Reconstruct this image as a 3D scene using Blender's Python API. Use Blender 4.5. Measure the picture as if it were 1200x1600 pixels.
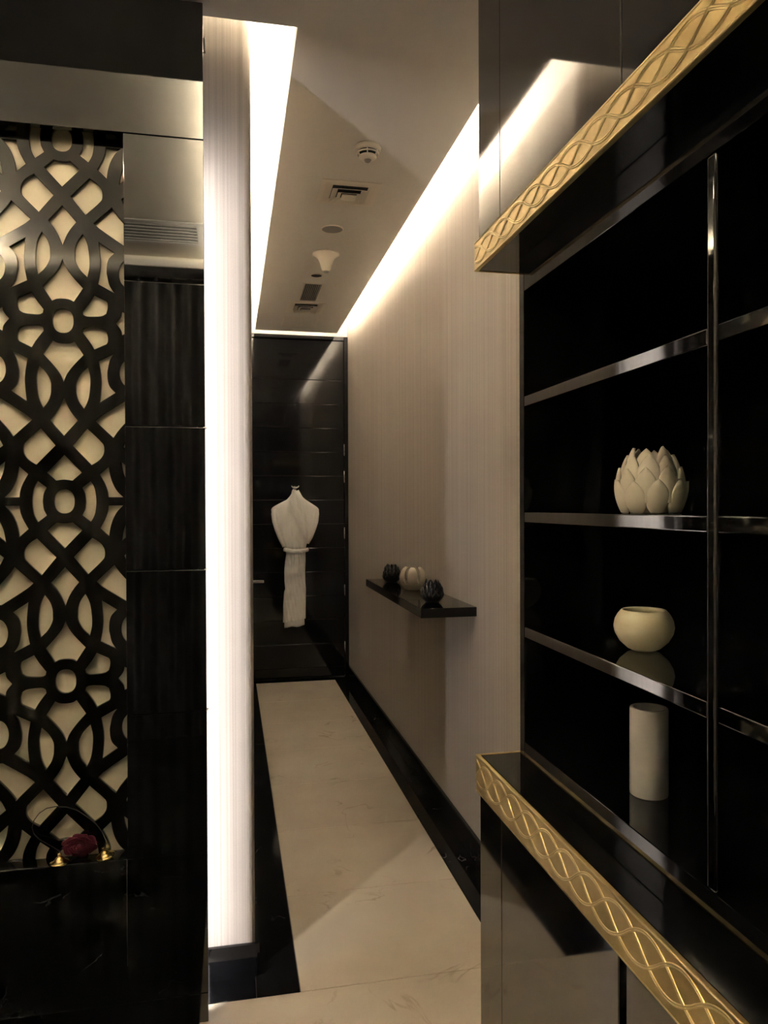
import bpy, bmesh, math, random
from mathutils import Vector, Matrix
random.seed(7)
PI = math.pi
S = bpy.context.scene
C = S.collection
for o in list(bpy.data.objects):
    bpy.data.objects.remove(o)

# ------------------------------------------------------------------ camera
YAW, PITCH, ROLL, FPX, CAMZ = .2029, .0089, -.0038, 1165.1, 1.55
cy, sy, cp, sp = math.cos(YAW), math.sin(YAW), math.cos(PITCH), math.sin(PITCH)
fwd = Vector((sy*cp, cy*cp, -sp)); right = Vector((cy, -sy, 0)); up = right.cross(fwd)
cr, sr = math.cos(ROLL), math.sin(ROLL)
right, up = right*cr + up*sr, up*cr - right*sr
cd = bpy.data.cameras.new('camera'); cam = bpy.data.objects.new('camera', cd); C.objects.link(cam)
cam.matrix_world = Matrix(((right.x, up.x, -fwd.x, 0), (right.y, up.y, -fwd.y, 0), (right.z, up.z, -fwd.z, CAMZ), (0, 0, 0, 1)))
cd.sensor_fit = 'VERTICAL'; cd.sensor_height = 36; cd.lens = FPX/1600*36
cd.clip_start = .02; cd.clip_end = 60
S.camera = cam
def at(px, py, ax, v):                      # pixel -> point on the plane axis=v
    d = fwd + right*((px-600)/FPX) + up*((800-py)/FPX)
    a = 'XYZ'.index(ax); o = Vector((0, 0, CAMZ))
    return o + d*((v-o[a])/d[a])

# ------------------------------------------------------------------ world, exposure
W = bpy.data.worlds.new('world'); S.world = W; W.use_nodes = True
bg = W.node_tree.nodes['Background']; bg.inputs[0].default_value = (0, 0, 0, 1); bg.inputs[1].default_value = 0
vs = S.view_settings; vs.view_transform = 'Standard'; vs.look = 'None'; vs.gamma = 1; vs.use_curve_mapping = False
vs.exposure = 3.35
LED_V, LED_L, LED_R = 7.9, 31.0, 31.0      # strip strengths: upright strip, left and right cove
LED_C = 44.0                                         # cove strips of the lit room ceiling mirrored in the black panels

# ------------------------------------------------------------------ materials
MATS = {}
def mat(name, col, rough=.5, metal=0, spec=.5, coat=0, noise=None, bump=None, sss=0, emit=None, stripes=None, coat_r=.03, ior=1.5):
    m = bpy.data.materials.new(name); m.use_nodes = True
    nt = m.node_tree; N = nt.nodes; Lk = nt.links; b = N['Principled BSDF']
    b.inputs['Base Color'].default_value = (*col, 1); b.inputs['Roughness'].default_value = rough
    b.inputs['Metallic'].default_value = metal; b.inputs['Specular IOR Level'].default_value = spec
    b.inputs['Coat Weight'].default_value = coat; b.inputs['Coat Roughness'].default_value = coat_r
    b.inputs['IOR'].default_value = ior
    if sss:
        b.inputs['Subsurface Weight'].default_value = sss; b.inputs['Subsurface Radius'].default_value = (.03, .022, .014)
        b.inputs['Subsurface Scale'].default_value = 1
    if emit:
        b.inputs['Emission Color'].default_value = (*emit[0], 1); b.inputs['Emission Strength'].default_value = emit[1]
    tc = N.new('ShaderNodeTexCoord')
    if noise:                               # (scale, second colour, low, high[, vector scale])
        n = N.new('ShaderNodeTexNoise'); n.inputs['Scale'].default_value = noise[0]; n.inputs['Detail'].default_value = 6
        v = tc.outputs['Object']
        if len(noise) > 4:
            mp = N.new('ShaderNodeMapping'); mp.inputs['Scale'].default_value = noise[4]; Lk.new(v, mp.inputs[0]); v = mp.outputs[0]
        Lk.new(v, n.inputs['Vector'])
        r = N.new('ShaderNodeValToRGB'); e = r.color_ramp.elements
        e[0].position = noise[2]; e[1].position = noise[3]; e[0].color = (*col, 1); e[1].color = (*noise[1], 1)
        Lk.new(n.outputs['Fac'], r.inputs[0]); Lk.new(r.outputs[0], b.inputs['Base Color'])
    if bump:                                # (scale, strength, distance)
        n2 = N.new('ShaderNodeTexNoise'); n2.inputs['Scale'].default_value = bump[0]; n2.inputs['Detail'].default_value = 4
        Lk.new(tc.outputs['Object'], n2.inputs['Vector'])
        bp = N.new('ShaderNodeBump'); bp.inputs['Strength'].default_value = bump[1]; bp.inputs['Distance'].default_value = bump[2]
        Lk.new(n2.outputs['Fac'], bp.inputs['Height']); Lk.new(bp.outputs[0], b.inputs['Normal'])
    MATS[name] = m
    return m

def wallpaper(name, c0, c1):                # woven paper with fine upright threads
    m = mat(name, c0, .62, spec=.35); nt = m.node_tree; N = nt.nodes; Lk = nt.links; b = N['Principled BSDF']
    tc = N.new('ShaderNodeTexCoord'); sx = N.new('ShaderNodeSeparateXYZ'); Lk.new(tc.outputs['Object'], sx.inputs[0])
    ad = N.new('ShaderNodeMath'); ad.operation = 'ADD'; Lk.new(sx.outputs[0], ad.inputs[0]); Lk.new(sx.outputs[1], ad.inputs[1])
    def thread(freq, zf):
        mu = N.new('ShaderNodeMath'); mu.operation = 'MULTIPLY'; mu.inputs[1].default_value = freq; Lk.new(ad.outputs[0], mu.inputs[0])
        mz = N.new('ShaderNodeMath'); mz.operation = 'MULTIPLY'; mz.inputs[1].default_value = zf; Lk.new(sx.outputs[2], mz.inputs[0])
        cb = N.new('ShaderNodeCombineXYZ'); Lk.new(mu.outputs[0], cb.inputs[0]); Lk.new(mz.outputs[0], cb.inputs[1])
        n = N.new('ShaderNodeTexNoise'); n.inputs['Scale'].default_value = 1; n.inputs['Detail'].default_value = 3; n.inputs['Roughness'].default_value = .7
        Lk.new(cb.outputs[0], n.inputs['Vector']); return n
    a, f = thread(140, .25), thread(420, 220)
    mx = N.new('ShaderNodeMath'); mx.operation = 'MULTIPLY_ADD'; mx.inputs[1].default_value = .3
    Lk.new(f.outputs['Fac'], mx.inputs[0]); Lk.new(a.outputs['Fac'], mx.inputs[2])
    r = N.new('ShaderNodeValToRGB'); e = r.color_ramp.elements; e[0].position = .42; e[1].position = .86
    e[0].color = (*c1, 1); e[1].color = (*c0, 1)
    Lk.new(mx.outputs[0], r.inputs[0]); Lk.new(r.outputs[0], b.inputs['Base Color'])
    bp = N.new('ShaderNodeBump'); bp.inputs['Strength'].default_value = .35; bp.inputs['Distance'].default_value = .0015
    Lk.new(mx.outputs[0], bp.inputs['Height']); Lk.new(bp.outputs[0], b.inputs['Normal'])
    return m

def marble(name, base, vein, rough, vscale, width, cloud=None):
    m = mat(name, base, rough, spec=.5); nt = m.node_tree; N = nt.nodes; Lk = nt.links; b = N['Principled BSDF']
    tc = N.new('ShaderNodeTexCoord'); g = N.new('ShaderNodeNewGeometry')
    n1 = N.new('ShaderNodeTexNoise'); n1.inputs['Scale'].default_value = vscale; n1.inputs['Detail'].default_value = 7; n1.inputs['Distortion'].default_value = .7
    Lk.new(g.outputs['Position'], n1.inputs['Vector'])
    s = N.new('ShaderNodeMath'); s.operation = 'SUBTRACT'; s.inputs[1].default_value = .5; Lk.new(n1.outputs['Fac'], s.inputs[0])
    ab = N.new('ShaderNodeMath'); ab.operation = 'ABSOLUTE'; Lk.new(s.outputs[0], ab.inputs[0])
    r = N.new('ShaderNodeValToRGB'); e = r.color_ramp.elements; e[0].position = 0; e[1].position = width
    e[0].color = (1, 1, 1, 1); e[1].color = (0, 0, 0, 1); Lk.new(ab.outputs[0], r.inputs[0])
    n2 = N.new('ShaderNodeTexNoise'); n2.inputs['Scale'].default_value = vscale*1.7; n2.inputs['Detail'].default_value = 3
    Lk.new(g.outputs['Position'], n2.inputs['Vector'])
    r2 = N.new('ShaderNodeValToRGB'); r2.color_ramp.elements[0].position = .52; r2.color_ramp.elements[1].position = .68
    Lk.new(n2.outputs['Fac'], r2.inputs[0])
    mu = N.new('ShaderNodeMath'); mu.operation = 'MULTIPLY'; Lk.new(r.outputs[0], mu.inputs[0]); Lk.new(r2.outputs[0], mu.inputs[1])
    mx = N.new('ShaderNodeMix'); mx.data_type = 'RGBA'; mx.inputs['A'].default_value = (*base, 1); mx.inputs['B'].default_value = (*vein, 1)
    if cloud:
        n3 = N.new('ShaderNodeTexNoise'); n3.inputs['Scale'].default_value = 2.6; n3.inputs['Detail'].default_value = 5
        Lk.new(g.outputs['Position'], n3.inputs['Vector'])
        r3 = N.new('ShaderNodeValToRGB'); r3.color_ramp.elements[0].position = .35; r3.color_ramp.elements[1].position = .7
        r3.color_ramp.elements[0].color = (*base, 1); r3.color_ramp.elements[1].color = (*cloud, 1)
        Lk.new(n3.outputs['Fac'], r3.inputs[0]); Lk.new(r3.outputs[0], mx.inputs['A'])
    Lk.new(mu.outputs[0], mx.inputs['Factor']); Lk.new(mx.outputs['Result'], b.inputs['Base Color'])
    return m

M_PAPER = wallpaper('woven_wallpaper', (.57, .52, .465), (.37, .325, .275))
M_CEIL = mat('ceiling_paint', (.72, .69, .65), .8, spec=.2)
M_COVE = mat('cove_paint', (.85, .80, .70), .8, spec=.2)
M_BLACK = mat('black_lacquer', (.005, .005, .006), .045, ior=1.5)
M_SHELF = mat('shelf_lacquer', (.005, .005, .006), .04, ior=3.0)
M_BLACKP = mat('black_glass_panel', (.007, .007, .008), .02, ior=2.05, bump=(2.2, .015, .003))
M_LATT = mat('lattice_lacquer', (.008, .0075, .007), .08, ior=1.9)
M_CABD = mat('cabinet_lacquer', (.010, .009, .010), .05, ior=2.2, bump=(1.6, .03, .003))
M_DOOR = mat('door_lacquer', (.008, .008, .010), .07, ior=1.5)
M_BMARB = marble('black_marble', (.007, .007, .008), (.18, .18, .19), .07, 3.5, .005)
M_BEIGE = marble('beige_marble', (.62, .54, .43), (.40, .31, .21), .16, 2.3, .011, (.70, .62, .50))
M_GROUT = mat('grout', (.10, .08, .06), .8)
M_CREAM = mat('cream_back_panel', (.86, .78, .62), .12, spec=.5)
M_GOLD = mat('gold_leaf', (.80, .61, .29), .40, metal=.78, noise=(11, (.50, .36, .15), .46, .76), bump=(60, .25, .002))
M_GOLDR = mat('gold_leaf_ridge', (.90, .73, .38), .28, metal=.85, bump=(120, .12, .001))
M_CHROME = mat('chrome', (.75, .75, .77), .16, metal=1)
M_BRASS = mat('brass', (.80, .62, .30), .22, metal=1)
M_WHITE = mat('white_plastic', (.74, .68, .60), .5)
M_DARKP = mat('dark_slot', (.015, .015, .016), .6)
M_GREY = mat('grey_grille', (.32, .30, .29), .5)
M_GRILW = mat('white_enamel', (.92, .90, .86), .4)
M_CERAM = mat('cream_ceramic', (.80, .73, .60), .55, bump=(40, .12, .001))
M_CERAG = mat('glazed_cream_ceramic', (.62, .55, .44), .2, spec=.5)
M_ALABY = mat('yellow_alabaster', (.90, .80, .54), .3, noise=(14, (.95, .88, .66), .4, .7, (1, 1, 3)))
M_ALABW = mat('white_alabaster', (.92, .88, .82), .22, noise=(9, (.80, .75, .68), .45, .75))
M_BLOT = mat('black_ceramic', (.008, .007, .007), .3)
M_TERRY = mat('terry_cotton', (.93, .91, .87), .95, spec=.1, bump=(110, .18, .002))
M_ROSE = mat('dark_red_petal', (.13, .008, .030), .7)
M_CORD = mat('dark_cord', (.02, .018, .016), .7)
M_CURT = mat('dark_curtain', (.07, .065, .06), .85)

def led(name, col, strength):
    return mat(name, (.8, .8, .8), .5, emit=(col, strength))

# ------------------------------------------------------------------ mesh helpers
def wloc(o):
    v = Vector((0, 0, 0))
    while o: v += o.location; o = o.parent
    return v
def obj(name, bm, m, parent=None, smooth=False, base=True):
    me = bpy.data.meshes.new(name); bm.normal_update(); 
    if smooth:
        for f in bm.faces: f.smooth = True
    if parent is not None:
        bmesh.ops.translate(bm, verts=bm.verts, vec=-wloc(parent)); loc = Vector()
    elif base:
        xs = [v.co for v in bm.verts]
        loc = Vector(((min(v.x for v in xs)+max(v.x for v in xs))/2, (min(v.y for v in xs)+max(v.y for v in xs))/2, min(v.z for v in xs)))
        bmesh.ops.translate(bm, verts=bm.verts, vec=-loc)
    else: loc = Vector()
    bm.to_mesh(me); bm.free()
    o = bpy.data.objects.new(name, me); C.objects.link(o); o.location = loc
    if m: me.materials.append(m)
    if parent is not None: o.parent = parent
    return o
def thing(name, label, cat, loc=(0, 0, 0), group=None):
    o = bpy.data.objects.new(name, None); C.objects.link(o); o.location = loc; o.empty_display_size = .05
    return tag(o, label, cat, group)
def tag(o, label, cat, group=None):
    o['label'] = label; o['category'] = cat
    if group: o['group'] = group
    return o
def struct(o, label=None):
    o['kind'] = 'structure'
    if label: o['label'] = label
    return o
def box(x0, x1, y0, y1, z0, z1, bev=0, bm=None, seg=2):
    own = bm is None
    b = bmesh.new()
    vs = [b.verts.new((x, y, z)) for x in (x0, x1) for y in (y0, y1) for z in (z0, z1)]
    for q in ((0, 1, 3, 2), (4, 6, 7, 5), (0, 4, 5, 1), (2, 3, 7, 6), (0, 2, 6, 4), (1, 5, 7, 3)):
        b.faces.new([vs[i] for i in q])
    if bev: bmesh.ops.bevel(b, geom=b.edges[:], offset=bev, segments=seg, affect='EDGES', profile=.5)
    bmesh.ops.recalc_face_normals(b, faces=b.faces)
    if own: return b
    me = bpy.data.meshes.new('t'); b.to_mesh(me); b.free(); bm.from_mesh(me); bpy.data.meshes.remove(me)
    return bm
def lathe(prof, c=(0, 0, 0), seg=40, bm=None, a0=0, a1=2*PI, sq=(1, 1)):
    bm = bm or bmesh.new(); full = abs(a1-a0-2*PI) < 1e-6
    n = seg if full else seg+1; rows = []
    for r, z in prof:
        if r < 1e-6: rows.append([bm.verts.new((c[0], c[1], c[2]+z))]); continue
        rows.append([bm.verts.new((c[0]+sq[0]*r*math.cos(a0+(a1-a0)*i/seg), c[1]+sq[1]*r*math.sin(a0+(a1-a0)*i/seg), c[2]+z)) for i in range(n)])
    for A, B in zip(rows, rows[1:]):
        for i in range(seg):
            j = (i+1) % n
            if len(A) == 1 and len(B) == 1: continue
            if len(A) == 1: bm.faces.new((A[0], B[j], B[i]))
            elif len(B) == 1: bm.faces.new((A[i], A[j], B[0]))
            else: bm.faces.new((A[i], A[j], B[j], B[i]))
    bmesh.ops.recalc_face_normals(bm, faces=bm.faces)
    return bm
def tube(pts, r, seg=8, bm=None, closed=False, flat=1.0, nrm=None, cap=True):
    bm = bm or bmesh.new(); P = [Vector(p) for p in pts]; n = len(P); rings = []
    rr = r if hasattr(r, '__len__') else [r]*n
    ref = Vector(nrm) if nrm else None
    for i in range(n):
        t = (P[(i+1) % n]-P[i-1]) if closed or 0 < i < n-1 else (P[1]-P[0] if i == 0 else P[-1]-P[-2])
        t.normalize()
        a = (ref or (Vector((0, 0, 1)) if abs(t.z) < .9 else Vector((0, 1, 0))))
        s = t.cross(a).normalized(); a = s.cross(t)
        rings.append([bm.verts.new(P[i] + s*rr[i]*math.cos(2*PI*k/seg) + a*rr[i]*flat*math.sin(2*PI*k/seg)) for k in range(seg)])
    for i in range(n if closed else n-1):
        A, B = rings[i], rings[(i+1) % n]
        for k in range(seg): bm.faces.new((A[k], A[(k+1) % seg], B[(k+1) % seg], B[k]))
    if not closed and cap: bm.faces.new(rings[0]); bm.faces.new(rings[-1])
    bmesh.ops.recalc_face_normals(bm, faces=bm.faces)
    return bm
def sheet(fn, nu, nv, thick, bm=None, out=None):
    """closed thin shell over fn(u,v), thickened along out(u,v)"""
    bm = bm or bmesh.new(); F = []; B = []
    for j in range(nv+1):
        fr, br = [], []
        for i in range(nu+1):
            u, v = -1+2*i/nu, j/nv
            p = Vector(fn(u, v)); d = Vector(out(u, v))*thick
            fr.append(bm.verts.new(p+d)); br.append(bm.verts.new(p))
        F.append(fr); B.append(br)
    for j in range(nv):
        for i in range(nu):
            bm.faces.new((F[j][i], F[j][i+1], F[j+1][i+1], F[j+1][i])); bm.faces.new((B[j][i], B[j+1][i], B[j+1][i+1], B[j][i+1]))
        bm.faces.new((F[j][0], F[j+1][0], B[j+1][0], B[j][0])); bm.faces.new((F[j][nu], B[j][nu], B[j+1][nu], F[j+1][nu]))
    for i in range(nu):
        bm.faces.new((F[0][i], B[0][i], B[0][i+1], F[0][i+1])); bm.faces.new((F[nv][i], F[nv][i+1], B[nv][i+1], B[nv][i]))
    bmesh.ops.remove_doubles(bm, verts=bm.verts, dist=1e-5)
    bmesh.ops.recalc_face_normals(bm, faces=bm.faces)
    return bm
def prism(poly, z0, z1):
    bm = bmesh.new(); a = [bm.verts.new((x, y, z0)) for x, y in poly]; b = [bm.verts.new((x, y, z1)) for x, y in poly]
    bm.faces.new(a); bm.faces.new(b); n = len(poly)
    for i in range(n): bm.faces.new((a[i], a[(i+1) % n], b[(i+1) % n], b[i]))
    bmesh.ops.recalc_face_normals(bm, faces=bm.faces)
    return bm
def lerp(a, b, t): return a+(b-a)*t
def interp(tab, x):
    if x <= tab[0][0]: return tab[0][1:]
    for p, q in zip(tab, tab[1:]):
        if x <= q[0]:
            t = (x-p[0])/(q[0]-p[0]); return tuple(lerp(a, b, t) for a, b in zip(p[1:], q[1:]))
    return tab[-1][1:]

# ------------------------------------------------------------------ dimensions
XW = 1.045          # right wall
XL = .072           # corridor side of left wall
YE = 2.49           # end face of the left wall
YB = 6.72           # wall behind the door
ZC, ZR = 3.073, 3.33
YP = 2.288          # black panel plane
XS = .7203          # shelf fronts
XBK = 1.022         # back of the bookcase
YK, YKU = 1.939, 1.899   # corridor ends of the base and wall cabinets
XDL, XDU = .6646, .6508  # door fronts
YF0 = -.62          # room's near end
XRM = -2.1          # room's far left

# ------------------------------------------------------------------ floor
fl = struct(obj('floor', box(XRM-.1, 1.5, YF0-.1, YB+.1, -.06, -.0035), M_GROUT), 'polished beige marble tile floor with black marble border')
def slab(name, x0, x1, y0, y1, m, g=.0013):
    return obj(name, box(x0+g, x1-g, y0+g, y1-g, -.012, 0, .0006, seg=1), m, fl)
ys = [2.37+.5936*k for k in range(7)]+[6.578]
for a, b in zip(ys, ys[1:]): slab('tile', .21, .9025, a, b, M_BEIGE)
yr = [2.37-.5936*k for k in range(6)]
for b, a in zip(yr, yr[1:]):
    for x0, x1 in ((-2.1, -1.30), (-1.30, -.10), (-.10, .89), (.89, XW)): slab('tile', x0, x1, max(a, YF0), b, M_BMARB if x1 < 0 else M_BEIGE)
for a, b in ((2.37, 3.6), (3.6, 4.9), (4.9, 6.578)):
    slab('border_slab', XL, .21, a, b, M_BMARB)
    slab('border_slab', .9025, XW, a, b, M_BMARB)
slab('border_slab', XL, XW, 6.578, YB, M_BMARB)
slab('border_slab', -2.1, XL, 2.37, YE, M_BMARB)

# ------------------------------------------------------------------ ceiling and walls
CX0, CX1, CY0, CY1, ZK = -1.45, -.06, -.36, 1.81, 3.165      # lit coffer over the room
poly = [(CX1, CY1), (CX1, YF0), (.645, YF0), (.645, 1.905), (.930, 1.905), (.930, 6.553), (.217, 6.553), (.217, 2.394), (XRM, 2.394), (XRM, CY1)]
b = prism(poly, ZC, ZC+.04)
box(XRM, CX0, YF0, CY1, ZC, ZC+.04, bm=b); box(CX0, CX1, YF0, CY0, ZC, ZC+.04, bm=b)
bmesh.ops.remove_doubles(b, verts=b.verts, dist=1e-5)
ce = struct(obj('ceiling', b, M_CEIL), 'warm white plaster ceiling slab floating between lit coves')
struct(obj('ceiling_coffer', box(CX0-.12, CX1+.12, CY0-.12, CY1+.04, ZK, ZK+.03), M_COVE), 'cove lit coffer over the room')
for k, (x0, x1, y0, y1) in enumerate(((CX0-.12, CX0-.10, CY0-.12, CY1+.04), (CX1+.10, CX1+.12, CY0-.12, CY1+.04), (CX0-.10, CX1+.10, CY0-.12, CY0-.10), (CX0-.10, CX1+.10, CY1+.02, CY1+.04))):
    struct(obj('trim_%d' % (k+2), box(x0, x1, y0, y1, ZC+.04, ZK), M_COVE), 'plaster side of the coffer')
rc = struct(obj('ceiling_cove_top', box(XRM, 1.5, 2.05, YB+.08, ZR, ZR+.05), M_COVE), 'bright plaster cove ceiling above the floating slab')
struct(obj('trim_1', box(XRM, .93, 2.03, 2.05, ZC+.04, ZR), M_COVE), 'plaster upstand closing the cove')
struct(obj('wall_right', box(XW, XW+.036, YF0, YB, 0, ZR), M_PAPER), 'taupe woven wallpaper wall of the corridor')
# left wall: rounded end nosing towards the room
r = .03; poly = [(XRM, YE+.12), (XRM, YE), (XL-r, YE)] + [(XL-r+r*math.sin(a), YE+r-r*math.cos(a)) for a in [PI/2*k/8 for k in range(1, 9)]] + [(XL, YB), (XL-.12, YB), (XL-.12, YE+.12)]
b = prism(poly, 0, ZR)
struct(obj('wall_left', b, M_PAPER), 'brightly lit end of the striped wallpaper wall')
struct(obj('wall_back', box(XL-.12, XW+.036, YB, YB+.08, 0, ZR), M_PAPER), 'wallpaper wall around the tall black door')
struct(obj('wall_front', box(XRM, 1.5, YF0-.08, YF0, 0, ZC), M_CURT), 'dark wall behind the curtain')
struct(obj('wall_room_left', box(XRM-.08, XRM, YF0-.08, YE+.12, 0, ZR), M_PAPER), 'wallpaper wall of the room')
struct(obj('baseboard_right', box(XW-.018, XW, YK+.002, YB-.062, 0, .108, .003), M_BMARB), 'black marble baseboard under the taupe wall')
poly = [(XRM, YE), (XRM, YE-.012), (XL+.006, YE-.012), (XL+.014, YE-.004), (XL+.014, YB-.062), (XL, YB-.062), (XL, YE)]
struct(obj('baseboard_left', prism(poly, 0, .108), M_BMARB), 'black marble baseboard under the bright wall end')

# ------------------------------------------------------------------ led strips
def strip(name, b, col, st, label):
    return tag(obj(name, b, led(name+'_light', col, st)), label, 'light strip')
strip('led_strip', box(-.0925, -.0815, 2.3340, 2.3345, .03, 2.66), (1, .95, .94), LED_V, 'upright LED strip hidden behind the edge of the black panel wall')
strip('led_strip', box(.370, .382, 2.75, 6.3, ZC+.04, ZC+.05), (1, .92, .80), LED_L, 'LED strip along the cove edge beside the left wall')
strip('led_strip', box(.715, .727, 2.0, 6.4, ZC+.04, ZC+.05), (1, .92, .82), LED_R, 'LED strip along the cove edge beside the taupe wall')
strip('cove_led_strip_offscreen', box(CX0-.03, CX0-.02, CY0, CY1, ZC+.04, ZC+.05), (1, .88, .68), LED_C, 'LED strip along the coffer edge beside the room wall')
strip('coffer_led_strip_offscreen', box(CX1+.04, CX1+.05, CY0, CY1, ZC+.04, ZC+.05), (1, .88, .68), LED_C*.6, 'LED strip along the coffer edge beside the wall cabinets')
# ------------------------------------------------------------------ black panel partition
pt = struct(obj('wall_partition', box(XRM, -.096, 2.36, 2.378, 0, 3.04), M_BLACK), 'black high gloss panel wall around the lattice screen')
zs = [0.0, .09, .515, .937, 1.361, 1.785, 2.21, 2.638]
LX0, LX1 = -1.13, -.302
def pan(x0, x1, z0, z1):
    g = .0012; return obj('panel', box(x0+g, x1-g, YP, YP+.022, z0+g, z1-g, .0012), M_BLACKP, pt)
for a, b in zip(zs, zs[1:]): pan(LX1, -.072, a, b)
pan(XRM, -.072, 2.638, 3.045)
for a, b in zip(zs[:2], zs[1:3]): pan(LX0, LX1, a, b)
for a, b in zip(zs, zs[1:]): pan(XRM, LX0, a, b)
obj('ledge', box(LX0, LX1, YP+.001, 2.343, .490, .515, .0012), M_BLACK, pt)
obj('return_edge', box(-.094, -.079, YP+.022, 2.3335, .0, 3.04), M_BLACK, pt)
obj('led_leak_block', box(-.262, -.097, 2.311, 2.3595, 0, 3.04), M_BLACK, pt)  # unseen filler added to stop LED light leaking into the lattice cavity
obj('led_side_shield', box(-.0805, -.0790, 2.3337, 2.3375, .03, 2.66), M_CHROME, pt)  # unseen lip added to keep the strip from shining sideways
for z in (.937, 1.361, 1.785): obj('leak_tick_and_bracket', box(-.0735, -.0690, YP+.004, YP+.02, z-.004, z+.004, .0008), M_WHITE, pt)  # white ticks standing in for LED light leaking through the panel joints
obj('leak_tick_and_bracket', box(-.078, -.0665, YP+.024, YP+.036, 2.915, 2.958, .001), M_WHITE, pt)  # small white bracket high behind the panel edge

# lattice screen, traced as half cells (mm from the column axis, mm below the ring centre)
HOLES = {
 'arc2': [(88, 17), (85, 36), (80, 49), (73, 61), (48, 41), (56, 24), (58, 12)],
 'bow': [(165, 12), (122, 12), (120, 30), (113, 51), (105, 67), (98, 80), (124, 104), (128, 78), (136, 52), (148, 30)],
 'fan': [(0, 64), (23, 61), (49, 85), (0, 138)],
 'rsq': [(76, 107), (23, 164), (64, 216), (108, 171), (112, 157), (110, 140), (101, 125), (89, 115)],
 'dia': [(0, 192), (39, 238), (25, 256), (13, 276), (6, 293), (0, 310)],
 'heart': [(184, 247), (176, 238), (151, 208), (138, 188), (86, 238), (104, 254), (173, 300), (184, 300)],
 'lens_e': [(184, 40), (175, 58), (165, 85), (159, 119), (176, 104), (184, 97)],
 'sdia': [(184, 146), (165, 162), (176, 185), (184, 196)],
 'hour': [(100, 292), (103, 319), (105, 352), (103, 381), (97, 416), (144, 441), (130, 419), (124, 393), (122, 380), (124, 354), (130, 338), (145, 322)],
 'lens': [(56, 272), (41, 295), (35, 315), (34, 331), (35, 351), (48, 377), (68, 398), (74, 369), (74, 340), (70, 307), (64, 288)],
 'star': [(0, 348), (9, 372), (26, 397), (56, 431), (30, 472), (18, 466), (0, 464)],
 'petal': [(86, 448), (74, 469), (53, 498), (55, 508), (64, 513), (88, 513), (109, 510), (120, 503), (124, 488), (124, 472), (120, 465)],
 'estar': [(184, 503), (164, 493), (161, 509), (146, 529)],
}
AX, HB, ZB, LSC = 184, 529, 1.565, 1.0035
def ellipse(cx, cz, rx, rz, n=28, e=2.3):
    o = []
    for k in range(n):
        a = 2*PI*k/n; c, s = math.cos(a), math.sin(a)
        o.append((cx+rx*math.copysign(abs(c)**(2/e), c), cz+rz*math.copysign(abs(s)**(2/e), s)))
    return o
def refl(p, ax=None, az=None): return [((2*ax-x) if ax is not None else x, (2*az-z) if az is not None else z) for x, z in p]
cell = []                                                   # all holes with x in [-184,184], s in [0,529]
for k, p in HOLES.items():
    if k in ('fan', 'dia', 'star'): cell.append(p + refl(p, 0)[::-1][(1 if p[-1][0] == 0 else 0):-1])
    elif k in ('heart', 'lens_e', 'sdia'):
        q = p + refl(p, AX)[::-1][1:-1]; cell.append(q)
    elif k == 'estar':
        h = p + refl(p, None, HB)[::-1][1:]; cell.append(h + refl(h, AX)[::-1][1:-1])
    elif k == 'arc2':
        q = [(89, 0)] + p + [(59, 0)]; q = q + refl(q, None, 0)[::-1][1:-1]; cell += [q, refl(q, 0)]
    else: cell += [p, refl(p, 0)]
cell += [ellipse(0, 0, 28.5, 35.5), ellipse(0, HB, 29, 35.5), ellipse(AX, 382, 28, 42, e=2.0)]
def smooth(p):
    n = len(p); o = []
    def ang(i):
        a = Vector(p[i])-Vector(p[i-1]); b = Vector(p[(i+1) % n])-Vector(p[i])
        if a.length < 1e-6 or b.length < 1e-6: return 0
        return math.degrees(a.angle(b))
    cor = [ang(i) > 33 for i in range(n)]
    for i in range(n):
        p1, p2 = Vector(p[i]), Vector(p[(i+1) % n]); L = (p2-p1).length
        p0 = Vector(p[i-1]) if not cor[i] else p1*2-p2
        p3 = Vector(p[(i+2) % n]) if not cor[(i+1) % n] else p2*2-p1
        if cor[i] and cor[(i+1) % n]: o.append(tuple(p1)); continue
        l0, l3 = max((p1-p0).length, 1e-6), max((p3-p2).length, 1e-6)
        m1 = (p2-p0)*(L/(l0+L)); m2 = (p3-p1)*(L/(l3+L))
        for t in (0, .25, .5, .75):
            h = (2*t**3-3*t*t+1, t**3-2*t*t+t, -2*t**3+3*t*t, t**3-t*t)
            o.append(tuple(p1*h[0]+m1*h[1]+p2*h[2]+m2*h[3]))
    return o
def clip(poly, x0, x1, z0, z1):
    for ax, lim, sg in ((0, x0, 1), (0, x1, -1), (1, z0, 1), (1, z1, -1)):
        out = []; n = len(poly)
        for i in range(n):
            a, b = poly[i], poly[(i+1) % n]; ia, ib = (a[ax]-lim)*sg >= 0, (b[ax]-lim)*sg >= 0
            if ia: out.append(a)
            if ia != ib:
                t = (lim-a[ax])/(b[ax]-a[ax]); out.append((lerp(a[0], b[0], t), lerp(a[1], b[1], t)))
        poly = out
        if not poly: return []
    return poly
bx0, bx1, bz0, bz1 = LX0-.03, LX1+.035, .46, 2.70
loops = []; seen = set()
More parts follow.
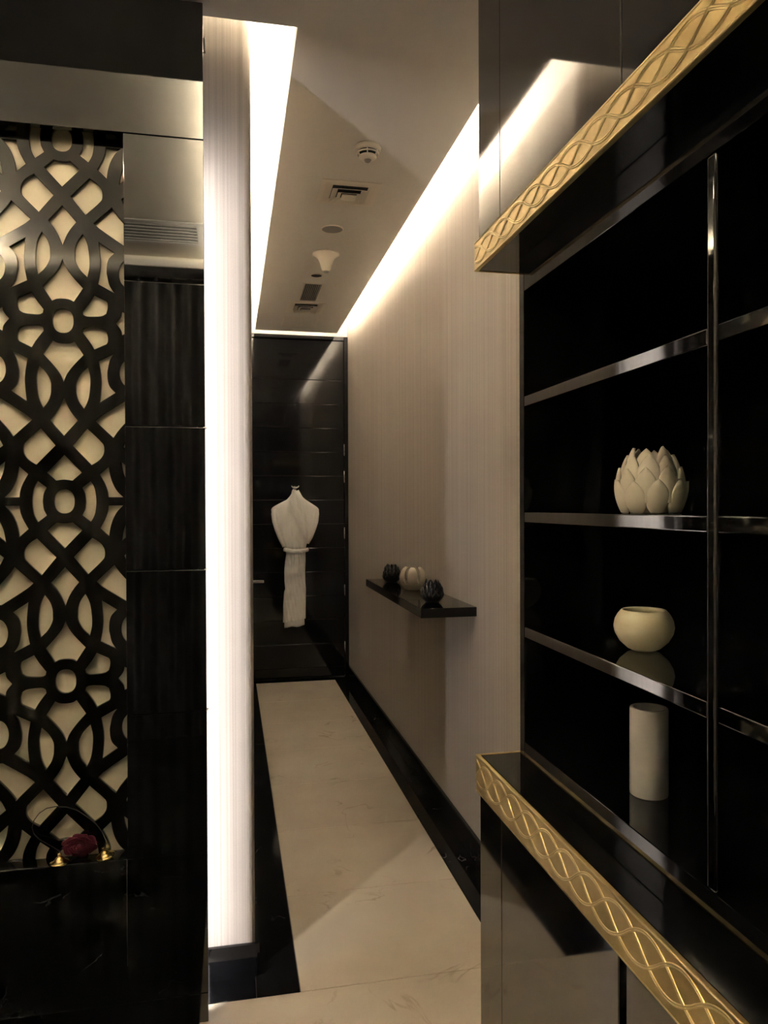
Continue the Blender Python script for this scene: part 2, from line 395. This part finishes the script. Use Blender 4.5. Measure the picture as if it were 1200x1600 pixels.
for kx in range(-1, 3):
    for kz in range(-2, 3):
        for mz in (1, -1):
            for p in cell:
                q = []
                for dx, s in smooth(p):
                    x = -.4775 - kx*2*AX/1000 - dx/1000; z = ZB - (kz*2*HB + mz*s)/1000
                    q.append((x*LSC, 1.55+(z-1.55)*LSC))
                q = clip(q, bx0+.006, bx1-.006, bz0+.006, bz1-.006)
                if len(q) < 3: continue
                ar = abs(sum(q[i-1][0]*q[i][1]-q[i][0]*q[i-1][1] for i in range(len(q))))/2
                if ar < 2e-5: continue
                key = (round(sum(v[0] for v in q)/len(q), 3), round(sum(v[1] for v in q)/len(q), 3))
                if any((key[0]+i/1000, key[1]+j/1000) in seen for i in (0,) for j in (0,)): continue
                if any(abs(key[0]-k[0]) < .004 and abs(key[1]-k[1]) < .004 for k in seen): continue
                seen.add(key); loops.append(q)
cu = bpy.data.curves.new('lattice_outline', 'CURVE'); cu.dimensions = '2D'; cu.fill_mode = 'BOTH'; cu.extrude = .006; cu.bevel_depth = .0008; cu.bevel_resolution = 0; cu.offset = -.0004
for q in [[(bx0, bz0), (bx1, bz0), (bx1, bz1), (bx0, bz1)]]+loops:
    s = cu.splines.new('POLY'); s.points.add(len(q)-1); s.use_cyclic_u = True
    for i, v in enumerate(q): s.points[i].co = (v[0], v[1], 0, 1)
co = bpy.data.objects.new('tmp', cu); C.objects.link(co)
dg = bpy.context.evaluated_depsgraph_get(); me = bpy.data.meshes.new_from_object(co.evaluated_get(dg)); bpy.data.objects.remove(co)
lb = bmesh.new(); lb.from_mesh(me); bpy.data.meshes.remove(me)
for v in lb.verts: v.co = Vector((v.co.x, 2.347-v.co.z, v.co.y))
bmesh.ops.recalc_face_normals(lb, faces=lb.faces)
sc = thing('lattice_screen', 'black fretwork lattice screen with pale cream backing set into the panel wall', 'screen', (-.71, 2.347, .46))
obj('lattice', lb, M_LATT, sc)
obj('backing_panel', box(bx0, bx1, 2.3545, 2.3585, bz0, bz1), M_CREAM, sc)['label'] = 'pale cream backing panel'

# ------------------------------------------------------------------ cabinets, worktop, bookcase
def band(parent, xd, yk, z0, z1, zlo, zhi, ph, T):
    g = obj('gold_band', box(xd-.010, xd, YF0, yk, z0, z1, .0012), M_GOLD, parent)
    g['label'] = 'gold leaf band with braided relief'
    mid, A = (zlo+zhi)/2, (zhi-zlo)/2
    for k in range(3):
        pts = []; y = YF0+.002
        while y < yk-.002:
            v = math.cos(2*PI*((y-ph)/T + k/3)); v = math.copysign(abs(v)**.92, v)
            pts.append((xd-.0098, y, mid+A*v)); y += .009
        for off in (.0020, -.0020):
            q = [(p[0], p[1], p[2]+off) for p in pts]
            obj('braid_ridge', tube(q, .0019, 6, nrm=(1, 0, 0), flat=1.3), M_GOLDR, g, smooth=True)
    for zz in (z0+.0022, z1-.0022): obj('rim', tube([(xd-.0095, YF0+.002, zz), (xd-.0095, yk-.002, zz)], .0022, 6), M_GOLDR, g, smooth=True)
    obj('end_return', box(xd+.0005, XW-.001, yk-.008, yk, z0, z1, .001), M_GOLD, g)
    return g
wt = thing('worktop', 'black gloss worktop with a braided gold leaf front band', 'worktop', (.85, .65, .770))
obj('top_slab', box(XDL+.0005, XW-.001, YF0, YK-.0085, .832, .8685, .0006), M_BLACK, wt)
band(wt, XDL-.002, YK, .770, .870, .7913, .8576, 1.850, .289)
units = [(1.7756, YK, 'narrow black gloss base panel at the corridor end under the gold band'), (1.1835, 1.7756, 'black gloss base cabinet with the whole door in view beside the narrow end panel'),
         (.54, 1.1835, 'black gloss base cabinet under the near stretch of the gold band'), (YF0, .54, 'black gloss base cabinet nearest the curtain')]
for i, (y0, y1, lb_) in enumerate(units):
    t = thing('base_cabinet', lb_, 'cabinet', (.85, (y0+y1)/2, 0), 'base cabinets under the worktop')
    obj('body', box(XDL+.018, XW-.001, y0+.001, y1-.001, 0, .768, .001), M_BLACK, t)
    obj('door', box(XDL, XDL+.017, y0+(.002 if i == 0 else .013 if i == 1 else .003), y1-(.0005 if i == 0 else .002 if i == 1 else .013), .004, .767, .0016), M_CABD, t)
uu = [(1.7388, YKU, 'narrow black gloss wall panel at the corridor end above the gold band'), (1.159, 1.7388, 'black gloss wall cabinet reflecting the bright wall end above the gold band'),
      (.53, 1.159, 'black gloss wall cabinet above the near stretch of the gold band'), (YF0, .53, 'black gloss wall cabinet nearest the curtain')]
for i, (y0, y1, l) in enumerate(uu):
    t = thing('wall_cabinet', l, 'cabinet', (.85, (y0+y1)/2, 2.246), 'wall cabinets above the bookcase')
    obj('body', box(XDU+.018, XW-.001, y0+.001, y1-.001, 2.246, ZR-.002, .001), M_BLACK, t)
    obj('door', box(XDU, XDU+.017, y0+.001, y1-.001, 2.248, ZR-.003, .002), M_CABD, t)
hd = thing('gilded_pelmet', 'black pelmet over the bookcase with a braided gold leaf front band', 'pelmet', (.85, .65, 2.170))
obj('soffit_board', box(XDU-.0015, XW-.001, YF0, YKU-.0085, 2.1715, 2.2457, .001), M_BLACK, hd)
band(hd, XDU-.002, YKU, 2.170, 2.2457, 2.1842, 2.2325, .953, .2831)

bc = thing('display_bookcase', 'tall black gloss open bookcase with shelves and upright dividers', 'bookcase', (.87, .65, .867))
YS0, YS1 = 1.759, 1.789
obj('back_panel', box(XBK, XBK+.02, YF0, YS1, .8690, 2.171), M_BLACK, bc)
obj('side_panel', box(XS, XBK-.001, YS0, YS1, .8690, 2.171, .0012), M_BLACK, bc)
obj('bottom_shelf', box(XS, XBK-.001, YF0, YS0-.0005, .8690, .955, .0016), M_BLACK, bc)
obj('top_board', box(XS, XBK-.001, YF0, YS0-.0005, 2.0833, 2.171, .0016), M_BLACK, bc)
DV = (1.0015, .269)
for y in DV: obj('divider', box(XS-.003, XBK-.001, y, y+.0246, .9555, 2.083, .006, seg=8), M_SHELF, bc)
for y0, y1 in ((DV[0]+.025, YS0-.0005), (DV[1]+.025, DV[0]-.0005), (YF0, DV[1]-.0005)):
    for z in (1.8213, 1.532, 1.244): obj('shelf', box(XS, XBK-.001, y0, y1, z-.026, z, .0022, seg=3), M_SHELF, bc)

# ------------------------------------------------------------------ corridor door
dr = struct(thing('door_1', 'tall black lacquered door of horizontal boards with chrome hinges', 'door', (.56, 6.69, 0)))
del dr['category']
YL = 6.672
for x0, x1 in ((XL+.002, .112), (1.008, XW-.002)): obj('door_jamb', box(x0, x1, YL-.012, YB-.001, .001, 3.068, .002), M_DOOR, dr)
obj('door_head', box(.1125, 1.0075, YL-.012, YB-.001, 3.033, 3.068, .002), M_DOOR, dr)
gz = [.010]+[.097+.2148*k for k in range(13)]+[3.030]
for a, b in zip(gz, gz[1:]): obj('board', box(.1145, 1.0055, YL, YB-.004, a+.0004, b-.0004, .0035), M_DOOR, dr)
for z in (2.051, 1.808, 1.300, .786, .272):
    h = obj('hinge', tube([(1.0065, YL-.008, z-.052), (1.0065, YL-.008, z+.052)], .006, 10), M_CHROME, dr, smooth=True)
    for dz in (-.017, .017): obj('hinge_ring', tube([(1.0065, YL-.008, z+dz-.0015), (1.0065, YL-.008, z+dz+.0015)], .0068, 10), M_DARKP, h)
lv = obj('lever_handle', box(.150, .283, YL-.058, YL-.046, .875, .897, .002), M_CHROME, dr); lv['label'] = 'flat chrome lever handle'
obj('spindle', tube([(.165, YL-.047, .886), (.165, YL, .886)], .010, 14), M_CHROME, lv, smooth=True)
obj('rose_plate', box(.138, .192, YL-.008, YL, .859, .913, .002), M_CHROME, lv)

# robe hook
hk = thing('robe_hook', 'small chrome double robe hook on the black door', 'hook', (.561, YL, 1.70))
obj('mount_plate', tube([(.561, YL-.006, 1.706), (.561, YL, 1.706)], .018, 20), M_CHROME, hk, smooth=False)
obj('stem', tube([(.561, YL-.006, 1.706), (.561, YL-.035, 1.704), (.561, YL-.055, 1.712)], [.008, .007, .006], 10), M_CHROME, hk, smooth=True)
obj('hook_bar', tube([(.528, YL-.056, 1.727), (.536, YL-.057, 1.714), (.561, YL-.058, 1.709), (.586, YL-.057, 1.714), (.594, YL-.056, 1.727)], .006, 10), M_CHROME, hk, smooth=True)
obj('peg', tube([(.561, YL-.020, 1.702), (.561, YL-.045, 1.682), (.561, YL-.070, 1.690)], .005, 10), M_CHROME, hk, smooth=True)

# ------------------------------------------------------------------ bathrobe
K = .000857
def rx(x): return .561+(x-333)*K
def rz(y): return 1.711-(y-80)*K
ROB = [(98, 312, 335, .020), (115, 302, 356, .03), (140, 300, 376, .035), (170, 280, 405, .045), (205, 250, 445, .05), (235, 190, 490, .055), (260, 142, 530, .055), (285, 102, 566, .05), (305, 88, 582, .05), (340, 92, 583, .052),
       (380, 106, 578, .056), (430, 116, 565, .06), (500, 136, 536, .064), (560, 165, 506, .066), (620, 195, 476, .066), (680, 220, 449, .06), (725, 232, 442, .056), (770, 240, 440, .058),
       (850, 228, 440, .062), (950, 220, 435, .062), (1050, 222, 437, .06), (1130, 229, 443, .06), (1160, 218, 443, .062), (1300, 208, 440, .06), (1400, 207, 438, .058), (1478, 204, 438, .055)]
def robe_front(x, y):                                # y (world) of the robe's front surface at crop coords
    l, r_, d = interp(ROB, y); c = (l+r_)/2; h = max((r_-l)/2, 1)
    u = max(-1, min(1, (x-c)/h)); f = math.sqrt(max(0, 1-abs(u)**2.6))
    w = 1 if y < 700 else .8
    fold = .0045*math.sin(x*.085+y*.018)*f + .003*math.sin(x*.17-y*.03+1)*f
    if y > 780: fold += .011*math.sin((y*.035)+(x-330)*.022)*f*(1 if 880 < y < 1250 else .45)
    return YL-.014-d*f*w-fold
rb = thing('bathrobe', 'white terry bathrobe hanging belted from the hook on the black door', 'bathrobe', (.56, YL-.04, rz(1520)))
def loft(rows, nx, bm=None, hem=None):
    bm = bm or bmesh.new(); R = []
    for y in rows:
        l, r_, d = interp(ROB, y); ring = []
        for i in range(nx+1):
            x = (l+r_)/2 + (r_-l)/2*math.sin(PI/2*(-1+2*i/nx)); yy = y
            if hem and y > 1300: yy = y - 38*((x-204)/234)*((y-1300)/178)
            ring.append(bm.verts.new((rx(x), robe_front(x, yy), rz(yy))))
        for i in range(nx-1, 0, -2):
            x = (l+r_)/2 + (r_-l)/2*math.sin(PI/2*(-1+2*i/nx)); yy = y
            if hem and y > 1300: yy = y - 38*((x-204)/234)*((y-1300)/178)
            ring.append(bm.verts.new((rx(x), YL-.004, rz(yy))))
        R.append(ring)
    for a, b in zip(R, R[1:]):
        n = len(a)
        for i in range(n): bm.faces.new((a[i], a[(i+1) % n], b[(i+1) % n], b[i]))
    bm.faces.new(R[0]); bm.faces.new(R[-1]); bmesh.ops.recalc_face_normals(bm, faces=bm.faces)
    return bm
obj('robe_body', loft([98+10*k for k in range(139)], 40, hem=True), M_TERRY, rb, smooth=True)
def inner(u, v): 
    y = lerp(1400, lerp(1527, 1512, (u+1)/2)+5*math.sin(u*5), v); x = 322+u*104
    return (rx(x), YL-.010-.036*math.sqrt(max(0, 1-abs(u)**2.4)), rz(y))
obj('inner_hem', sheet(inner, 24, 6, .006, out=lambda u, v: (0, -1, 0)), M_TERRY, rb, smooth=True)
def ribbon(path, widths, lift, thick=.008, name='lapel', nu=8):
    n = len(path)-1
    def fn(u, v):
        t = v*n; i = min(int(t), n-1); f = t-i
        x, y = lerp(path[i][0], path[i+1][0], f), lerp(path[i][1], path[i+1][1], f); w = lerp(widths[i], widths[i+1], f)
        dx, dy = path[i+1][0]-path[i][0], path[i+1][1]-path[i][1]; L = math.hypot(dx, dy)
        x += u*w*dy/L*1.0; y -= u*w*dx/L
        return (rx(x), robe_front(x, y)-lift*(1-.25*u*u), rz(y))
    return obj(name, sheet(fn, nu, 26, thick, out=lambda u, v: (0, -1, 0)), M_TERRY, rb)
ribbon([(352, 112), (388, 190), (415, 290), (436, 400), (448, 500)], [20, 26, 30, 22, 8], .018, .012)
ribbon([(322, 108), (318, 170), (318, 250), (350, 350), (392, 450), (428, 545), (440, 610)], [20, 30, 44, 46, 42, 30, 10], .036, .014)
for pts, rr in (([(118, 300), (112, 350), (124, 430), (150, 510), (185, 600), (222, 690)], [16, 20, 22, 24, 24, 18]), ([(554, 300), (558, 350), (548, 430), (522, 510), (490, 590), (456, 660)], [14, 18, 20, 20, 20, 14])):
    obj('sleeve', tube([(rx(x), YL-.042, rz(y)) for x, y in pts], [q*K*1.25 for q in rr], 12, nrm=(0, 1, 0), flat=.75), M_TERRY, rb, smooth=True)
# belt
pts = []
for k in range(33):
    u = -1+2*k/32; x = 340+u*122; pts.append((rx(x), YL-.028-.050*math.sqrt(max(0, 1-abs(u)**2.2)), rz(728+10*math.cos(u*2.2)+u*2)))
bl = obj('belt', tube(pts, .017, 12, nrm=(0, 1, 0), flat=.55), M_TERRY, rb, smooth=True)
obj('belt_knot', tube([(rx(275), YL-.088, rz(748)), (rx(312), YL-.098, rz(742)), (rx(360), YL-.094, rz(738)), (rx(400), YL-.086, rz(752))], [.010, .018, .016, .008], 12, nrm=(0, 1, 0), flat=.7), M_TERRY, bl, smooth=True)
def tailf(path, w, d):
    n = len(path)-1
    def fn(u, v):
        t = v*n; i = min(int(t), n-1); f = t-i
        x, y = lerp(path[i][0], path[i+1][0], f), lerp(path[i][1], path[i+1][1], f)
        return (rx(x+u*w), min(robe_front(x+u*w, y), robe_front(x, y))-d, rz(y))
    return obj('belt_end', sheet(fn, 4, 20, .008, out=lambda u, v: (0, -1, 0)), M_TERRY, bl, smooth=True)
tailf([(310, 750), (303, 850), (300, 950), (298, 1060), (297, 1190)], 15, .026)
tailf([(330, 755), (336, 820), (332, 900), (338, 972)], 22, .034)
obj('belt_loop', tube([(rx(x), robe_front(x, y)-.022, rz(y)) for x, y in ((352, 770), (345, 820), (345, 870), (358, 908), (372, 880), (374, 820), (366, 770))], .008, 8), M_TERRY, bl, smooth=True)

# ------------------------------------------------------------------ corridor wall shelf and its pots
tag(obj('wall_shelf', box(.795, XW, 3.087, 4.41, 1.066, 1.107, .0015), M_BLACK), 'floating black gloss shelf on the taupe corridor wall', 'shelf')
def lotus(name, label, cat, c, R, H, rows, m, twist=0, group=None, thick=.004, core=True):
    """rows: (count, z0, z1, r0, rmid, r1, half width, phase)"""
    t = thing(name, label, cat, c, group)
    if core:
        obj('cup', lathe([(0, .001), (R*.62, .001), (R*.80, H*.18), (R*.80, H*.4), (R*.66, H*.62), (R*.60, H*.62), (R*.72, H*.38), (R*.6, H*.12), (0, H*.10)], c, 32), m, t, smooth=True)
    for n, z0, z1, r0, rm, r1, hw, ph in rows:
        for k in range(n):
            a0 = 2*PI*(k+ph)/n+twist+random.uniform(-.03, .03); dz = random.uniform(-.03, .03)*H
            def fn(u, v, a0=a0, dz=dz):
                w = hw*max(0, math.sin(PI*min(1, v*.86+.14)))**.85
                rad = (1-v)**2*r0+2*v*(1-v)*rm+v*v*r1
                rad *= 1-.06*u*u
                a = a0+u*w/max(rad, .01)
                return (c[0]+rad*math.cos(a), c[1]+rad*math.sin(a), c[2]+z0+(z1-z0+dz)*v)
            def out(u, v, a0=a0): return (math.cos(a0), math.sin(a0), .25)
            obj('petal', sheet(fn, 8, 10, thick, out=out), m, t, smooth=True)
    return t
BL = [(11, .004, .05, .030, .062, .049, .017, 0), (11, .02, .072, .036, .060, .045, .017, .5), (9, .04, .092, .036, .052, .036, .017, 0), (7, .05, .104, .030, .042, .027, .016, .5)]
p1, p2, p3 = at(612, 910, 'Z', 1.107), at(643, 922, 'Z', 1.107), at(675, 941, 'Z', 1.107)
lotus('lotus_tealight_holder', 'black lotus tealight holder by the door end of the corridor shelf', 'candle holder', (p1.x, p1.y, 1.107), .05, .10, BL, M_BLOT, 0, 'black lotus holders on the corridor shelf', .002)
lotus('lotus_tealight_holder', 'black lotus tealight holder by the near end of the corridor shelf', 'candle holder', (p3.x, p3.y, 1.107), .05, .10, BL, M_BLOT, .2, 'black lotus holders on the corridor shelf', .002)
c = (.93, p2.y, 1.107)
t = thing('slit_tealight_bowl', 'round cream ceramic bowl with slits cut from its rim on the corridor shelf', 'candle holder', c)
def bprof(v):                                        # sphere-like profile, v=0 base .. 1 rim
    a = lerp(-1.15, .95, v); return (.070*math.cos(a)**.9 if v > 0 else .028, .064+.064*math.sin(a)/.9)
pr = [(0, .001), (.026, .001)]+[(bprof(v)[0], bprof(v)[1]) for v in (.05, .12, .2, .3, .4)]
pi_ = [(r_-.006, z+.003) for r_, z in pr[::-1] if r_ > .03]+[(0, .010)]
obj('bowl_base', lathe(pr+pi_, c, 40), M_CERAG, t, smooth=True)
for k in range(6):
    a0 = 2*PI*k/6+.25
    def fn(u, v, a0=a0):
        vv = lerp(.38, 1.0, v); rr, z = bprof(vv); gap = .09+.12*v
        if v < .12: gap *= v/.12*.9+.1
        z += -.004*abs(u)**3*(v > .9)
        a = a0+u*(PI/6-gap); return (c[0]+(rr-.006)*math.cos(a), c[1]+(rr-.006)*math.sin(a), c[2]+z)
    def out(u, v, a0=a0):
        a = a0+u*(PI/6-.08); return (math.cos(a), math.sin(a), 0)
    obj('bowl_petal', sheet(fn, 8, 12, .006, out=out), M_CERAG, t, smooth=True)

# ------------------------------------------------------------------ bookcase ornaments
q = at(1016, 797, 'X', .83); lc = (.83, q.y, 1.532); k_ = .665
CL = [(9, .001, .098, .082, .106, .103, .036, .1), (9, .030, .138, .090, .104, .086, .036, .6), (8, .066, .172, .078, .094, .062, .036, .05), (6, .10, .194, .058, .074, .046, .033, .6)]
CL = [(n,)+tuple(v*k_ for v in (a, b, c_, d, e, f))+(g,) for n, a, b, c_, d, e, f, g in CL]
lotus('lotus_candle_holder', 'cream matt lotus candle holder with overlapping pointed petals on the eye-level shelf', 'candle holder', lc, .062, .125, CL, M_CERAM, .15, None, .004)
q = at(1006, 1016, 'Z', 1.244)
out_ = [(0, .001), (.034, .001), (.050, .008), (.074, .030), (.088, .055), (.092, .075), (.088, .098), (.079, .115), (.069, .127), (.066, .129)]
tag(obj('alabaster_bowl', lathe([(a*k_, b*k_) for a, b in out_+[(.060, .126), (.066, .110), (.078, .085), (.076, .060), (.06, .034), (.03, .018), (0, .016)]], (q.x, q.y, 1.244), 56), M_ALABY, smooth=True), 'round yellow alabaster tealight bowl with open top on the shelf', 'bowl')
q = at(1014, 1241, 'Z', .955)
tag(obj('alabaster_cylinder', lathe([(a*k_, b*k_) for a, b in [(0, .001), (.054, .001), (.057, .004), (.057, .266), (.055, .269), (.046, .269), (.044, .266), (.043, .20), (0, .198)]], (q.x, q.y, .955), 56), M_ALABW, smooth=True), 'tall white alabaster cylinder candle holder standing on the bookcase floor', 'candle holder')

# ------------------------------------------------------------------ ceiling fixtures
c = (.579, 3.130, ZC)
t = thing('smoke_detector', 'round white smoke detector with dark slots on the ceiling', 'smoke detector', c)
obj('mount_base', lathe([(0, 0), (.054, 0), (.057, -.006), (.055, -.016), (.050, -.020), (0, -.020)], c, 36), M_WHITE, t, smooth=True)
obj('slot_core', lathe([(0, -.020), (.040, -.020), (.034, -.042), (0, -.042)], c, 36), M_DARKP, t)
obj('slot_ring', lathe([(.048, -.028), (.049, -.031), (.046, -.034), (.043, -.031)]+[(.048, -.028)], c, 36), M_WHITE, t, smooth=True)
for k in range(6):
    a = 2*PI*(k+.3)/6; obj('slot_rib', tube([(c[0]+.051*math.cos(a), c[1]+.051*math.sin(a), ZC-.018), (c[0]+.038*math.cos(a), c[1]+.038*math.sin(a), ZC-.043)], .0028, 6), M_WHITE, t)
obj('cap', lathe([(0, -.040), (.038, -.040), (.038, -.044), (.030, -.052), (.020, -.055), (0, -.056)], c, 36), M_WHITE, t, smooth=True)
obj('sensor_tip', lathe([(.016, -.054), (.012, -.062), (.006, -.066), (0, -.067)], c, 24), M_GREY, t, smooth=True)

def frame(x0, x1, y0, y1, w, z0, z1, x2=None):
    """square ring, inner edge at z1"""
    bm = bmesh.new()
    o_ = [(x0, y0), (x1, y0), (x1, y1), (x0, y1)]; i_ = [(x0+w, y0+w), (x1-w, y0+w), (x1-w, y1-w), (x0+w, y1-w)]
    A = [bm.verts.new((x, y, z0)) for x, y in o_]; B = [bm.verts.new((x, y, z1)) for x, y in i_]
    A2 = [bm.verts.new((x, y, z0+.002)) for x, y in o_]; B2 = [bm.verts.new((x, y, z1+.002)) for x, y in i_]
    for i in range(4):
        j = (i+1) % 4
        bm.faces.new((A[i], A[j], B[j], B[i])); bm.faces.new((A2[i], B2[i], B2[j], A2[j])); bm.faces.new((A[i], A2[i], A2[j], A[j])); bm.faces.new((B[i], B[j], B2[j], B2[i]))
    bmesh.ops.recalc_face_normals(bm, faces=bm.faces); return bm
def diffuser(x0, x1, y0, y1, label):
    cx, cy_ = (x0+x1)/2, (y0+y1)/2; t = thing('air_diffuser', label, 'air vent', (cx, cy_, ZC), 'square ceiling air diffusers')
    obj('neck', box(x0+.05, x1-.05, y0+.05, y1-.05, ZC-.0012, ZC-.0004), M_DARKP, t)
    obj('flange', frame(x0, x1, y0, y1, .022, ZC-.004, ZC-.005), M_WHITE, t)
    obj('louvre', frame(x0+.022, x1-.022, y0+.022, y1-.022, .036, ZC-.005, ZC-.0015+.0), M_WHITE, t)
    obj('louvre', frame(x0+.056, x1-.056, y0+.056, y1-.056, .030, ZC-.020, ZC-.006), M_WHITE, t)
    obj('louvre', frame(x0+.085, x1-.085, y0+.085, y1-.085, .020, ZC-.026, ZC-.016), M_WHITE, t)
    obj('centre_plate', box(cx-.035, cx+.035, cy_-.032, cy_+.032, ZC-.026, ZC-.022), M_WHITE, t)
diffuser(.427, .714, 3.467, 3.743, 'square air diffuser beside the smoke detector on the ceiling')
diffuser(.427, .714, 5.585, 5.904, 'square air diffuser between the slatted grille and the access panel')
c = (.557, 4.094, ZC); t = thing('ceiling_speaker', 'flat round ceiling speaker with pale grey mesh', 'speaker', c)
obj('bezel', lathe([(.064, 0), (.065, -.003), (.061, -.005), (.056, -.004), (.056, -.001)], c, 40), M_WHITE, t, smooth=True)
obj('mesh_grille', lathe([(.0565, -.002), (.03, -.0035), (0, -.004)], c, 40), M_GREY, t, smooth=True)
c = (.574, 4.501, ZC); 
prf = [(0, 0), (.080, 0), (.081, -.005), (.076, -.009), (.062, -.016), (.048, -.032), (.038, -.055), (.031, -.080), (.026, -.098), (.018, -.106), (0, -.108)]
t = thing('trumpet_sensor', 'white trumpet shaped sensor hanging from the ceiling', 'sensor', c)
obj('horn', lathe(prf, c, 40), M_WHITE, t, smooth=True)
obj('lens', lathe([(.0185, -.1062), (.014, -.112), (0, -.114)], c, 24), M_GREY, t, smooth=True)
c = (.565, 4.931, ZC); t = thing('recessed_downlight', 'small unlit black recessed downlight on the ceiling', 'downlight', c)
obj('trim_ring', lathe([(.036, -.0005), (.042, -.0005), (.043, -.003), (.037, -.005), (.035, -.003)], c, 32), M_WHITE, t, smooth=True)
obj('baffle', lathe([(.0365, -.003), (.028, -.0015), (.012, -.001), (0, -.001)], c, 32), M_DARKP, t, smooth=True)
x0, x1, y0, y1 = .494, .638, 5.101, 5.553; t = thing('slatted_grille', 'narrow grey slatted return air grille on the ceiling', 'air vent', ((x0+x1)/2, (y0+y1)/2, ZC))
obj('grille_frame', frame(x0, x1, y0, y1, .014, ZC-.005, ZC-.006), M_WHITE, t)
obj('grille_back', box(x0+.012, x1-.012, y0+.012, y1-.012, ZC-.001, ZC-.0004), M_DARKP, t)
for k in range(9):
    x = lerp(x0+.02, x1-.02, k/8); obj('slat', box(x-.003, x+.003, y0+.013, y1-.013, ZC-.005, ZC-.001), M_GREY, t)
x0, x1, y0, y1 = .425, .714, 6.058, 6.345; t = thing('access_panel', 'flush square access panel outlined on the ceiling nearest the black door', 'access panel', ((x0+x1)/2, (y0+y1)/2, ZC))
obj('panel_frame', frame(x0, x1, y0, y1, .012, ZC-.004, ZC-.005), M_WHITE, t)
obj('hatch', box(x0+.014, x1-.014, y0+.014, y1-.014, ZC-.003, ZC-.0003), M_CEIL, t)
# linear grille over the room (seen mirrored in the black panels)
x0, x1, y0, y1 = -1.25, -.14, -.20, .19; ZG = ZK; t = thing('linear_air_grille', 'long white linear bar air grille mirrored in the black panel', 'air vent', ((x0+x1)/2, (y0+y1)/2, ZG))
obj('grille_frame', frame(x0, x1, y0, y1, .045, ZG-.006, ZG-.007), M_GRILW, t)
obj('grille_back', box(x0+.04, x1-.04, y0+.04, y1-.04, ZG-.001, ZG-.0004), M_DARKP, t)
for k in range(6):
    y = lerp(y0+.070, y1-.070, k/5); obj('blade', box(x0+.044, x1-.044, y-.010, y+.010, ZG-.006, ZG-.001), M_GRILW, t)

# ------------------------------------------------------------------ curtain (behind the viewpoint)
b = bmesh.new(); n = 260; A = []; B = []
for i in range(n+1):
    x = lerp(XRM+.02, .63, i/n); y = YF0+.06+.032*math.sin(i*.62)+.01*math.sin(i*.21+1)
    A.append(b.verts.new((x, y, .012))); B.append(b.verts.new((x, y, ZC-.02)))
for i in range(n): b.faces.new((A[i], A[i+1], B[i+1], B[i]))
tag(obj('curtain', b, M_CURT, smooth=True), 'dark full height pleated curtain mirrored in the black panels', 'curtain')
tag(obj('curtain_pelmet', box(XRM, .63, YF0+.13, YF0+.25, ZC-.03, ZC-.001, .002), M_BLACK), 'black gloss ceiling board in front of the curtain', 'pelmet')

# ------------------------------------------------------------------ ledge still life
LZ = .515
c1, c2 = at(94, 1346, 'Y', 2.313), at(163, 1337, 'Y', 2.316)
cy1 = thing('hand_cymbals', 'pair of small brass hand cymbals joined by a dark cord on the lattice ledge', 'cymbals', (c1.x, 2.313, LZ))
for c_, ti in ((Vector((c1.x, 2.306, LZ)), 0.0), (Vector((c2.x+.004, 2.309, LZ)), -.30)):
    b = lathe([(.0265, .0), (.0268, .002), (.022, .0045), (.015, .0075), (.0125, .0105), (.0095, .0155), (.004, .019), (0, .0195)], (0, 0, 0), 36)
    k = lathe([(0, .0185), (.0035, .019), (.006, .0235), (.0045, .0275), (0, .0285)], (0, 0, 0), 16)
    for q_ in (b, k):
        bmesh.ops.rotate(q_, verts=q_.verts, cent=(0, 0, 0), matrix=Matrix.Rotation(ti*.6, 3, 'Y') @ Matrix.Rotation(-ti*.4, 3, 'X'))
        bmesh.ops.translate(q_, verts=q_.verts, vec=c_+Vector((0, 0, abs(ti)*.0185)))
    cm = obj('cymbal', b, M_BRASS, cy1, smooth=True); obj('boss_knob', k, M_BRASS, cm, smooth=True)
ap = [(95, 1331), (80, 1322), (62, 1312), (53, 1303), (50, 1293), (53, 1282), (61, 1271), (73, 1263), (88, 1260), (104, 1261), (120, 1266), (136, 1276), (150, 1287), (160, 1300), (166, 1314), (164, 1326)]
pts = []
for i, (x, y) in enumerate(ap):
    f = math.sin(PI*i/(len(ap)-1)); pts.append(at(x, y, 'Y', 2.306+.0305*min(1, f*1.6)))
obj('cord', tube(pts, .0013, 6), M_CORD, cy1, smooth=True)
rc_ = at(123, 1320, 'Y', 2.312); rc_ = Vector((rc_.x, 2.329, LZ+.036))
rs = thing('rose', 'dark crimson rose head lying on the lattice ledge between the cymbals', 'flower', (rc_.x, 2.313, LZ))
def rose_petal(a0, r0, r1, hw, tip, d0, d1):
    def fn(u, v):
        w = hw*(.55+.45*math.sin(PI*min(1, v*.9+.1)))
        rad = lerp(r0, r1, v)*(1+.05*math.sin(u*3)); a = a0+u*w
        lift = lerp(d0, d1, v**.8)
        x = rad*math.cos(a)*1.18; z = rad*math.sin(a)*.80
        if v > .9: x *= 1.04; z *= 1.04
        return (rc_.x+x, rc_.y-lift*.55+tip*.4*v*v, rc_.z+z)
    return obj('petal', sheet(fn, 10, 6, .0012, out=lambda u, v: (0, -1, 0)), M_ROSE, rs, smooth=True)
for ring, (n, r0, r1, hw, tip, d0, d1) in enumerate([(6, .012, .041, .72, .010, -.018, .010), (5, .010, .033, .80, .006, -.012, .016), (5, .008, .026, .85, .003, -.008, .020), (4, .006, .019, .95, .001, -.004, .022), (3, .003, .012, 1.2, 0, 0, .023)]):
    for k in range(n): rose_petal(2*PI*(k+ring*.37)/n+.5, r0, r1, hw, tip, d0, d1)
obj('heart_bud', lathe([(0, -.012), (.006, -.008), (.007, 0), (.004, .006), (0, .007)], (rc_.x, rc_.y-.010, rc_.z), 14), M_ROSE, rs, smooth=True)
